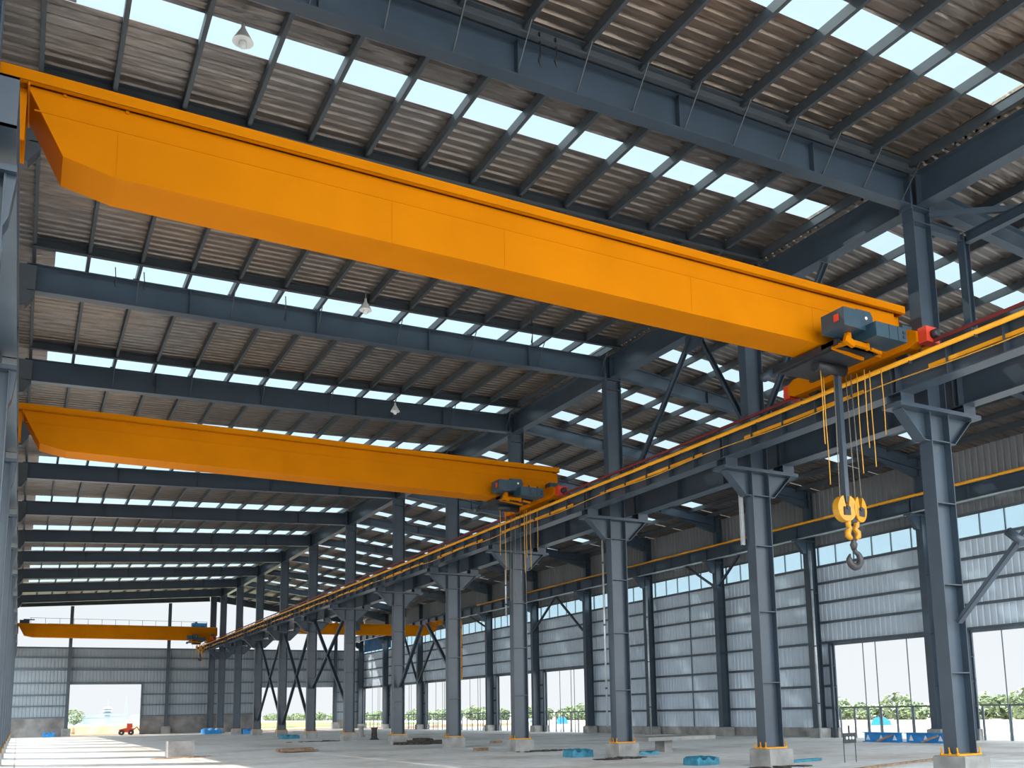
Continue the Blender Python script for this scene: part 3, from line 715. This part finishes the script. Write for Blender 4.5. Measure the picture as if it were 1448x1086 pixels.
        mbg.build('sheave_guard', YELHOOK, hk, recalc=True)
        MB().tube((cx, hy-.12, hook_z), (cx, hy-.09, hook_z), .045, 10).build('axle_cap', BLACK, hk)
    lk = MB()
    for s in (-1, 1):
        lk.sweep([(hx+s*.05, hy, hook_z-.24), (hx+s*.13, hy, hook_z-.29), (hx+s*.12, hy, hook_z-.38), (hx+s*.07, hy, hook_z-.43), (hx+s*.15, hy, hook_z-.50), (hx+s*.15, hy, hook_z-.59), (hx+s*.06, hy, hook_z-.66)], [.05,.07,.06,.05,.07,.07,.045], 8)
    lk.build('swivel', YELHOOK, hk)
    z0 = hook_z - .68
    sk = MB(); sk.sweep([(hx, hy, z0+.14), (hx, hy, z0-.02), (hx, hy, z0-.10), (hx, hy, z0-.22)], [.035,.05,.085,.05], 10)
    hp = []; hrad = []
    cz = z0 - .42; R = .165
    hp.append((hx, hy, z0-.2)); hrad.append(.05)
    hp.append((hx+.05, hy, z0-.27)); hrad.append(.05)
    for k in range(15):
        a = math.radians(50 - k*(270/14)); hp.append((hx+math.cos(a)*R, hy, cz+math.sin(a)*R)); hrad.append(.05+.032*math.sin(math.pi*min(1,(k+1)/15)))
    hrad[-1] = .018; hrad[-2] = .035
    sk.sweep(hp, hrad, 10); sk.build('hook', HOOKM, hk)
    if topbox:
        b = MB(); b.box(14.6, 16.0, Y+.1, Y+.8, 10.43, 10.85); b.box(14.9, 15.1, Y+.3, Y+.5, 10.85, 11.0); b.build('winch_box', BLUE, t)
        r = MB()
        r.bar((.5, Y, 10.95), (16, Y, 10.95), .03, .03)
        for k in range(14): r.bar((.6+k*1.18, Y, 10.43), (.6+k*1.18, Y, 10.95), .03, .03, up=(1,0,0))
        r.build('hand_rail', STEEL, t)
        b = MB(); b.box(-.3, .5, Y+.1, Y+.7, 10.43, 10.75); b.box(0, .9, Y+.2, Y+.3, 10.75, 10.85); b.build('cable_reel', TEAL, t)
    return t
crane(13.9, 'nearest and largest orange overhead crane girder spanning the top of the photo, hook lowered', 0)
crane(29.75, 'second orange overhead crane, lower and smaller across the middle of the photo', 1, hook_z=5.4, hook=False)
crane(99.3, 'farthest orange crane with a blue winch box, before the end wall', 2, topbox=True, hook_z=8.45, low=True)
# crane of the right bay
Y = 80.0
t = thing('overhead_crane', (26, Y, 8.4), 'orange crane girder in the right bay glimpsed between the far middle columns', 'crane')
g = MB(); g.prism([(18.6, 9.25), (18.9, 8.55), (19.6, 8.4), (31.4, 8.4), (32.1, 8.55), (32.6, 8.9), (32.6, 9.25)], 'y', Y, Y+.8); g.build('box_girder', ORANGE, t, recalc=True)
MB().box(18.5, 32.7, Y-.1, Y+.9, 9.25, 9.33).build('top_channel', ORANGE, t)
MB().box(32.2, 32.7, Y-1.2, Y+2.0, 9.33, 9.7).build('end_carriage', ORANGE, t)
MB().box(18.3, 18.75, Y-1.2, Y+2.0, 9.06, 9.4).build('end_carriage', ORANGE, t)
h = MB(); h.box(24.2, 25.6, Y-.5, Y+1.2, 9.33, 9.9); h.box(24.5, 25.3, Y-.7, Y-.1, 8.7, 9.2); h.build('hoist_trolley', TEAL, t)

# ---------------------------------------------------------------- lamps and loose hangers
def lamp(x, y, z, zt, label):
    t = thing('high_bay_lamp', (x, y, z), label, 'lamp', 'lamps hanging from the roof')
    MB().tube((x, y, z+.34), (x, y, zt), .012, 6).build('cord', ROPE, t)
    MB().sweep([(x,y,z+.36),(x,y,z+.28),(x,y,z+.24),(x,y,z+.02),(x,y,z)], [.03,.035,.05,.17,.18], 16).build('shade', WHITE, t)
    MB().sweep([(x,y,z),(x,y,z-.05),(x,y,z-.10),(x,y,z-.12)], [.06,.075,.05,.01], 12).build('bulb', WHITE, t)
lamp(2.75, 15.5, 13.12, zs(2.75,15.5)-.2, 'white lamp hanging in front of the skylight at the top left')
lamp(8.0, 24.9, 12.95, zs(8,24.9)-.2, 'small pale lamp hanging just below the nearest crane girder')
lamp(11.9, 33.3, 12.95, zs(11.9,33.3)-.2, 'small pale lamp hanging before the skylight behind the fourth rafter')
lamp(27.5, 52.0, 10.6, zs(27.5,52)-.2, 'small pale lamp hanging in the right bay above the orange wall pipe')
for q, (x, y, z0) in enumerate(((7.42, 13.35, 12.85), (7.75, 13.35, 12.95), (1.6, 26.2, 12.85), (2.3, 26.2, 12.9), (6.05, 26.2, 12.7), (3.4, 33.6, 12.7), (13.2, 24.6, 12.7))):
    lab = ['rod hanging in front of the nearest rafter, the longer of two', 'rod hanging in front of the nearest rafter, the shorter of two', 'loose cable end in the second skylight by the left columns', 'loose cable end in the second skylight, a little right of its twin', 'loose cable end hanging before the third rafter near a roof brace', 'loose cable end hanging before the fourth rafter at the left', 'loose cable end hanging under the nearest crane girder'][q]
    one(MB().sweep([(x,y,zs(x,y)-.2),(x+.02,y,(z0+13.4)/2),(x-.01,y,z0+.12),(x+.03,y,z0)], [.014,.014,.03,.012], 6), 'hanging_cable', BLACK, (x,y,z0), lab, 'cable', 'loose hangers under the roof')

# ---------------------------------------------------------------- things on the floor
one(MB().box(5.35, 6.35, 41.5, 42.3, 0, .66), 'concrete_block', CONC, (5.85, 41.9, 0), 'lone grey concrete block standing on the floor at the lower left', 'block')
def heap(name, m, cx, cy, rx, ry, h, n, label, cat, kind=None, smin=.08, smax=.3):
    mb = MB()
    for k in range(n):
        a = random.uniform(0, 6.28); r = math.sqrt(random.random()); x = cx+rx*r*math.cos(a); y = cy+ry*r*math.sin(a)
        s = random.uniform(smin, smax); hh = h*(1-r*.8)*random.uniform(.6,1.1)
        vs = [(x+s*random.uniform(.6,1.2)*i, y+s*random.uniform(.6,1.2)*j, z) for z in (0, max(.03,hh)) for i, j in ((-1,-1),(1,-1),(1,1),(-1,1))]
        mb.add(vs, [(0,3,2,1),(4,5,6,7),(0,1,5,4),(1,2,6,5),(2,3,7,6),(3,0,4,7)])
    o = mb.build(name, m, None, (cx,cy,0), kind, label, cat); return o
t = thing('board_stack', (10.8, 43.0, 0), 'low stack of brown boards on the floor between two sunlit bands', 'boards')
for k in range(5):
    MB().bar((9.95+random.uniform(0,.2), 42.2+k*.3, .07+.05*(k % 2)), (11.6+random.uniform(-.2,.2), 42.3+k*.33, .07+.06*(k % 2)), .28, .06).build('board', PLANK, t)
heap('rubble', DEBRIS, 18.2, 46.6, 1.3, .8, .42, 60, 'dark rubble heap between the fifth and sixth middle columns', 'rubble', 'stuff')
heap('rubble', DEBRIS, 17.0, 26.1, .9, .45, .08, 26, 'thin dark debris at the foot of the third middle column', 'rubble', 'stuff', .05, .18)
heap('rubble', DEBRIS, 16.9, 19.0, 1.3, .3, .07, 30, 'thin dark debris in front of the second middle column', 'rubble', 'stuff', .05, .18)
heap('rubble', DEBRIS, 18.2, 33.4, 1.2, .4, .07, 24, 'thin dark debris by the fourth middle column', 'rubble', 'stuff', .05, .18)
heap('rubble', DEBRIS, 15.9, 57.5, 2.0, .5, .08, 24, 'thin dark debris by the seventh middle column', 'rubble', 'stuff', .05, .2)
heap('earth_patch', DIRT, 5.9, 41.0, 1.2, .35, .04, 24, 'thin reddish earth around the lone concrete block', 'earth', 'stuff', .06, .2)
def bundle(x0, x1, y0, y1, h, m, label):
    mb = MB(); n = 8; vs = []
    for k in range(n+1):
        x = x0+(x1-x0)*k/n; hh = h*(.75+.25*math.sin(k*1.9))
        vs += [(x,y0,0),(x,y0+.03,hh*.9),(x,(y0+y1)/2,hh),(x,y1-.03,hh*.9),(x,y1,0)]
    fs = [(k*5+i, (k+1)*5+i, (k+1)*5+i+1, k*5+i+1) for k in range(n) for i in range(4)] + [(0,1,2,3,4),(n*5+4,n*5+3,n*5+2,n*5+1,n*5)]
    mb.add(vs, fs); return one(mb, 'tarpaulin_bundle', m, (x0,y0,0), label, 'bundle', 'tarpaulin bundles on the floor', recalc=True)
bundle(16.3, 17.05, 21.2, 21.9, .26, TEALP, 'teal wrapped bundle on the floor left of the second middle column')
bundle(16.25, 17.05, 27.9, 28.6, .30, TEALP, 'teal wrapped bundle on the floor left of the third middle column')
bundle(18.0, 19.4, 27.4, 27.9, .14, TEALP, 'flat dark teal bundle right of the third middle column')
bundle(15.6, 17.1, 96, 98.5, .55, BLUE, 'blue tarpaulin heap beside the last middle columns')
bundle(18.0, 19.6, 90, 93, .5, BLUE, 'blue tarpaulin heap behind the eleventh middle column')
bundle(15.9, 17.0, 66.5, 68, .3, TEALP, 'flat teal bundle by the eighth middle column')
bundle(2.2, 3.2, 104, 105, .6, BLUE, 'small blue heap at the left side of the far doorway')
one(MB().bar((18.6, 20.3, .04), (20.2, 20.6, .04), .16, .07), 'plank', TEALP, (18.6, 20.3, 0), 'dark teal plank on the floor right of the second middle column', 'plank')
one(MB().bar((17.6, 16.9, .03), (22.4, 18.3, .03), .07, .05), 'plank', PLANK, (17.6, 16.9, 0), 'long thin brown batten on the floor before the small board stand', 'plank')
# precast slab on a short pier
t = thing('concrete_slab', (20.6, 29.0, 0), 'pale concrete slab raised on a short pier behind the third middle column', 'slab')
MB().box(19.6, 22.6, 28.3, 29.6, .42, .55).build('slab', CONC, t); MB().box(20.5, 20.85, 28.6, 29.2, 0, .42).build('pier', CONC, t)
for q, (x, y) in enumerate(((21.2, 66.0), (19.3, 57.5))):
    t = thing('concrete_post', (x, y, 0), ['short worn concrete post on the floor behind the seventh middle column', 'small dark post on the floor behind the sixth middle column'][q], 'post')
    MB().sweep([(x,y,0),(x,y,.1),(x,y,.55),(x,y,.75)], [.35,.2,.17,.22], 8).build('post', CONC if q == 0 else DEBRIS, t)
# small board on a stand
t = thing('board_stand', (20.1, 19.3, 0), 'small black board on thin metal legs in front of the nearest middle column', 'stand')
for x in (19.86, 20.3): MB().bar((x, 19.3, 0), (x, 19.3, .8), .018, .018, up=(1,0,0)).build('leg', STEEL, t)
bd = MB().box(19.84, 20.32, 19.27, 19.30, .52, .8).build('board', BLACK, t)
for x in (19.96, 20.09, 20.2): MB().sweep([(x, 19.265, .66), (x, 19.262, .66)], .045, 12).build('pale_mark', GALV, bd)
MB().bar((20.09, 19.3, .8), (20.09, 19.3, 1.0), .04, .03, up=(1,0,0)).build('handle', BLACK, t)
# blue beams by the right opening
for q, (y0, y1) in enumerate(((27.15, 29.1), (25.0, 27.0))):
    x = 31.2 + q*.1
    t = thing('blue_steel_beam', (x, y0, 0), ['bright blue steel beam lying by the right opening, the far one of two', 'bright blue steel beam lying by the right opening, the one partly hidden by the nearest column'][q], 'beam', 'blue beams lying on the floor')
    MB().ibeam((x, y0, .2), (x, y1, .2), .40, .3, .03, .03).build('beam', BLUE, t)
    for k in range(3):
        y = y0+.25+k*.7; MB().prism([(y,.08),(y+.22,.08),(y+.11,.3)], 'x', x-.03, x-.016).build('white_mark', WHITE, t)
    MB().bar((x-.45, y0+.9, .05), (x-.2, y0+.3, .3), .08, .08).build('timber_wedge', PLANK, t)
# red machine at the far doorway
cx, cy = 9.6, 104.2
t = thing('red_machine', (cx, cy, 0), 'small red and orange machine standing in the far doorway', 'machine')
MB().prism([(cx-1.0,.35),(cx+.7,.35),(cx+.7,.8),(cx+.2,.95),(cx-.4,.85),(cx-1.0,.7)], 'y', cy-.4, cy+.4).build('body', REDB, t, recalc=True)
MB().box(cx-.1, cx+.55, cy-.35, cy+.35, .9, 1.45).build('cab', REDB, t)
for x in (cx-.7, cx+.4): sheave(x, cy-.45, .33, .33, .2, 'y').build('wheel', BLACK, t); sheave(x, cy+.45, .33, .33, .2, 'y').build('wheel', BLACK, t)
MB().sweep([(cx+.6,cy,.6),(cx+1.1,cy,1.0),(cx+1.4,cy,.5)], .08, 8).build('boom', ORANGE, t)
t.scale = (.78,.78,.78)
for q, (x, y) in enumerate(((20.6, 43.5), (20.3, 31.8), (16.3, 36.0))):
    one(MB().bar((x, y, .06), (x+.7, y+.2, .06), .12, .12), 'timber_offcut', PLANK, (x, y, 0), ['orange-brown timber offcut on the floor behind the fifth middle column', 'timber offcut on the floor right of the fourth middle column', 'timber offcut on the floor left of the fourth middle column'][q], 'timber')

# ---------------------------------------------------------------- outside
def tree_mesh(seed, w, h, ls=1.0):
    r = random.Random(seed); mb = MB()
    for k in range(380):
        a = r.uniform(0, 6.28); u = r.uniform(-1, 1); rad = r.uniform(.55, 1)
        x = w*rad*math.sqrt(1-u*u)*math.cos(a); y = w*rad*math.sqrt(1-u*u)*math.sin(a); z = h*.5 + h*.5*rad*u
        s = r.uniform(.25, .55)*ls; d1 = Vector((r.uniform(-1,1), r.uniform(-1,1), r.uniform(-.6,.6))).normalized(); d2 = d1.cross(Vector((r.uniform(-1,1), r.uniform(-1,1), 1))).normalized()
        c = Vector((x,y,z)); mb.add([c-d1*s-d2*s*.5, c+d1*s-d2*s*.5, c+d1*s+d2*s*.5, c-d1*s+d2*s*.5], [(0,1,2,3)])
    return mb
protos = []
for q in range(4):
    y = 24+q*2.7
    t = thing('bushy_tree', (72, y, -.3), 'pale green bush in the long row beyond the right wall openings', 'bush', 'row of bushes outside the right wall')
    f = MB(); src = tree_mesh(q, 1.35+q*.1, 2.1+q*.15, .5); f.v = [(v[0]+72, v[1]+y, v[2]-.3) for v in src.v]; f.f = src.f; f.sm = src.sm
    f.build('foliage', LEAF, t); MB().sweep([(72,y,-.3),(72,y,.9)], [.12,.07], 6).build('trunk', TRUNK, t)
    protos.append(t)
k = 0; y = 34.8
while y < 330 and k < 140:
    src = protos[k % 4]; c = src.copy(); COL.objects.link(c)
    c.location = (72+random.uniform(-2,2), y, -.3); sc_ = random.uniform(.8, 1.2); c.scale = (sc_,sc_,sc_)
    for ch in src.children:
        d = ch.copy(); COL.objects.link(d); d.parent = c
    y += 1.9 + k*.008; k += 1
MB().box(66, 66.3, 14, 340, -.3, .12).build('trim_boundary_wall', WHITE, None, (66, 14, -.3), 'structure')
rr = random.Random(3); NPILE = 14
for q in range(NPILE):
    y = 40 + q*6.5 + rr.uniform(-1.5, 1.5); x = 64 + rr.uniform(-1, 1); h = rr.uniform(.5, .9)
    mb = MB(); mb.prism([(y-.7,-.3),(y+.7,-.3),(y+.5,h*.6-.3),(y+.1,h-.3),(y-.6,h*.5-.3)], 'x', x-.5, x+.5)
    one(mb, 'covered_pile', BLUE if q % 3 != 1 else WHITE, (x, y, -.3), ('blue' if q % 3 != 1 else 'white') + ' sheeted pile outside the right wall, in front of the bushes', 'pile', 'sheeted piles outside ' + ('blue' if q % 3 != 1 else 'white'), True)
mb = MB(); mb.sweep([(44,34.3,-.3),(44,34.3,-.1),(44,34.3,.15),(44,34.3,.25)], [.42,.45,.3,.08], 9)
one(mb, 'yellow_heap', YBUSH, (44, 34.3, -.3), 'small yellow sheeted heap outside the opening beside the nearest middle column', 'pile')
# beyond the far doorway
MB().box(-30, 60, 112, 122, -.3, -.02).build('trim_earth_apron', DIRT, None, (10,115,-.3), 'structure')
mb = MB(); n = 24; vs = []
for i in range(n+1):
    x = 6 + 16*i/n
    for j, (yy, hh) in enumerate(((126,-.3),(128,.35),(131,.55),(136,-.3))): vs.append((x, yy, hh + (.25*math.sin(i*1.7+j) if 0 < j < 3 else 0)))
mb.add(vs, [(i*4+j, i*4+j+1, (i+1)*4+j+1, (i+1)*4+j) for i in range(n) for j in range(3)], True)
mb.build('earth_bank', DIRT, None, (14,130,-.3), 'stuff', 'orange earth bank outside the far doorway', 'earth')
MB().box(-60, 62, 150, 260, -.3, -.1).build('grass_strip', GRASS, None, (20,200,-.3), 'stuff', 'strip of dry green grass beyond the far doorway', 'grass')
for q, (x, y, w, h) in enumerate(((19, 420, 7, 8), (27, 430, 9, 6), (36, 440, 8, 7.5), (45, 425, 9, 6), (52, 450, 10, 8))):
    t = thing('distant_building', (x, y, -.3), 'pale hazy low building seen through the far doorway, %s from the left' % ORD[q+1], 'building', 'hazy buildings beyond the doorway')
    h *= .6; MB().box(x-w/2, x+w/2, y, y+8, -.3, h*.6).build('walls', BLDG, t); MB().prism([(x-w/2-.3,h*.6),(x+w/2+.3,h*.6),(x+w/2-1,h*.6+1.0),(x-w/2+1,h*.6+1.0)], 'y', y-.3, y+8.3).build('roof', BLDG2, t, recalc=True)
x, y = 29.6, 400
t = thing('stepped_tower', (x, y, -.3), 'grey stepped tower on the horizon in the middle of the far doorway', 'tower')
MB().box(x-.9, x+.9, y-.9, y+.9, -.3, 5.0).build('shaft', BLDG2, t)
for k, (z, w) in enumerate(((3.2,2.6),(4.4,2.2),(5.4,1.7))):
    MB().add([(x-w,y-w,z),(x+w,y-w,z),(x+w,y+w,z),(x-w,y+w,z),(x-w*.4,y-w*.4,z+.9),(x+w*.4,y-w*.4,z+.9),(x+w*.4,y+w*.4,z+.9),(x-w*.4,y+w*.4,z+.9)], [(0,3,2,1),(4,5,6,7),(0,1,5,4),(1,2,6,5),(2,3,7,6),(3,0,4,7)]).build('roof_tier', BLDG2, t)
MB().bar((x,y,5.5),(x,y,8.6), .15,.15, up=(1,0,0)).build('spire', BLDG2, t)
x = 36.0
t = thing('lattice_mast', (x, y, -.3), 'thin mast on the horizon right of the stepped tower', 'mast')
m_ = MB()
for i, j in ((-1,-1),(1,-1),(1,1),(-1,1)): m_.bar((x+i*.8,y+j*.8,-.3),(x+i*.1,y+j*.1,8.0), .14,.14, up=(1,0,0))
for k in range(5): z = 1+k*1.2; w = .8-.09*k*1.2; m_.box(x-w,x+w,y-w,y+w,z-.06,z+.06)
m_.build('lattice', BLDG2, t); MB().bar((x,y,8),(x,y,10.5), .1,.1, up=(1,0,0)).build('antenna', BLDG2, t)
t = thing('round_tree', (17.5, 380, -.3), 'hazy round green tree at the left side of the far doorway', 'tree')
f = MB(); src = tree_mesh(9, 3.4, 6.0); f.v = [(v[0]+17.5, v[1]+380, v[2]-.3) for v in src.v]; f.f = src.f; f.sm = src.sm; f.build('foliage', LEAF, t)
MB().sweep([(17.5,380,-.3),(17.5,380,3)], [.25,.15], 6).build('trunk', TRUNK, t)

# ---------------------------------------------------------------- light
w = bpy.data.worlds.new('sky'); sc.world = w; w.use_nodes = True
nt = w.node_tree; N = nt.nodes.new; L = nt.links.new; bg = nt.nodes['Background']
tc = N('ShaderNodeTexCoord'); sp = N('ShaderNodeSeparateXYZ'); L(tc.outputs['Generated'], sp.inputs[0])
dt = N('ShaderNodeVectorMath'); dt.operation = 'DOT_PRODUCT'; dt.inputs[1].default_value = (-.42, -.85, .15); L(tc.outputs['Generated'], dt.inputs[0])  # unseen sky behind and left of the camera is boosted to light the hall
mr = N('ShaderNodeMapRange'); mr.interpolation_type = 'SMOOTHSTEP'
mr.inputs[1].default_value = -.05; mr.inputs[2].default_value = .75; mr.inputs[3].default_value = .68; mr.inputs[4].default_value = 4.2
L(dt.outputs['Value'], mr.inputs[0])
rp = N('ShaderNodeValToRGB'); e = rp.color_ramp.elements
e[0].position = .0; e[0].color = (.90,.945,.98,1); e[1].position = .55; e[1].color = (.80,.91,.985,1)
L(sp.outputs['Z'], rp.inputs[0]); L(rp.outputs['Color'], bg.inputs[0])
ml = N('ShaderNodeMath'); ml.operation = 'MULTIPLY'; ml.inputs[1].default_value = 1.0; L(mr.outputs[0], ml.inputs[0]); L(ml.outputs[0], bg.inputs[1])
sd = bpy.data.lights.new('sun', 'SUN'); so = bpy.data.objects.new('sun', sd); COL.objects.link(so)
sd.energy = 4.0; sd.angle = .012; sd.color = (1, .93, .82)
el = math.radians(40); dx, dy = .80, -.60
dv = Vector((dx*math.cos(el), dy*math.cos(el), -math.sin(el)))
so.rotation_euler = dv.to_track_quat('-Z', 'Y').to_euler(); so.location = (-40, 60, 40)

# ---------------------------------------------------------------- camera
cd = bpy.data.cameras.new('camera'); co = bpy.data.objects.new('camera', cd); COL.objects.link(co); sc.camera = co
FPX, PX, PY = 1342.089, 787.339, 799.62
yaw, pit, rol = (math.radians(a) for a in (29.487, 8.637, -1.205))
fw = Vector((math.sin(yaw)*math.cos(pit), math.cos(yaw)*math.cos(pit), math.sin(pit)))
r0 = Vector((math.cos(yaw), -math.sin(yaw), 0)); u0 = r0.cross(fw)
rx = r0*math.cos(rol) + u0*math.sin(rol); ux = -r0*math.sin(rol) + u0*math.cos(rol)
from mathutils import Matrix
M = Matrix(((rx.x, ux.x, -fw.x), (rx.y, ux.y, -fw.y), (rx.z, ux.z, -fw.z)))
co.matrix_world = Matrix.Translation((0, 0, 1.6)) @ M.to_4x4()
cd.sensor_fit = 'HORIZONTAL'; cd.sensor_width = 36; cd.lens = FPX/1448*36
cd.shift_x = (724-PX)/1448; cd.shift_y = (PY-543)/1448
cd.clip_start = .1; cd.clip_end = 3000

sc.view_settings.view_transform = 'Standard'; sc.view_settings.look = 'None'
sc.view_settings.exposure = 0.53; sc.view_settings.gamma = 1; sc.view_settings.use_curve_mapping = False
c = sc.cycles
c.use_denoising = True; c.max_bounces = 8; c.diffuse_bounces = 5; c.transparent_max_bounces = 12; c.sample_clamp_indirect = 6
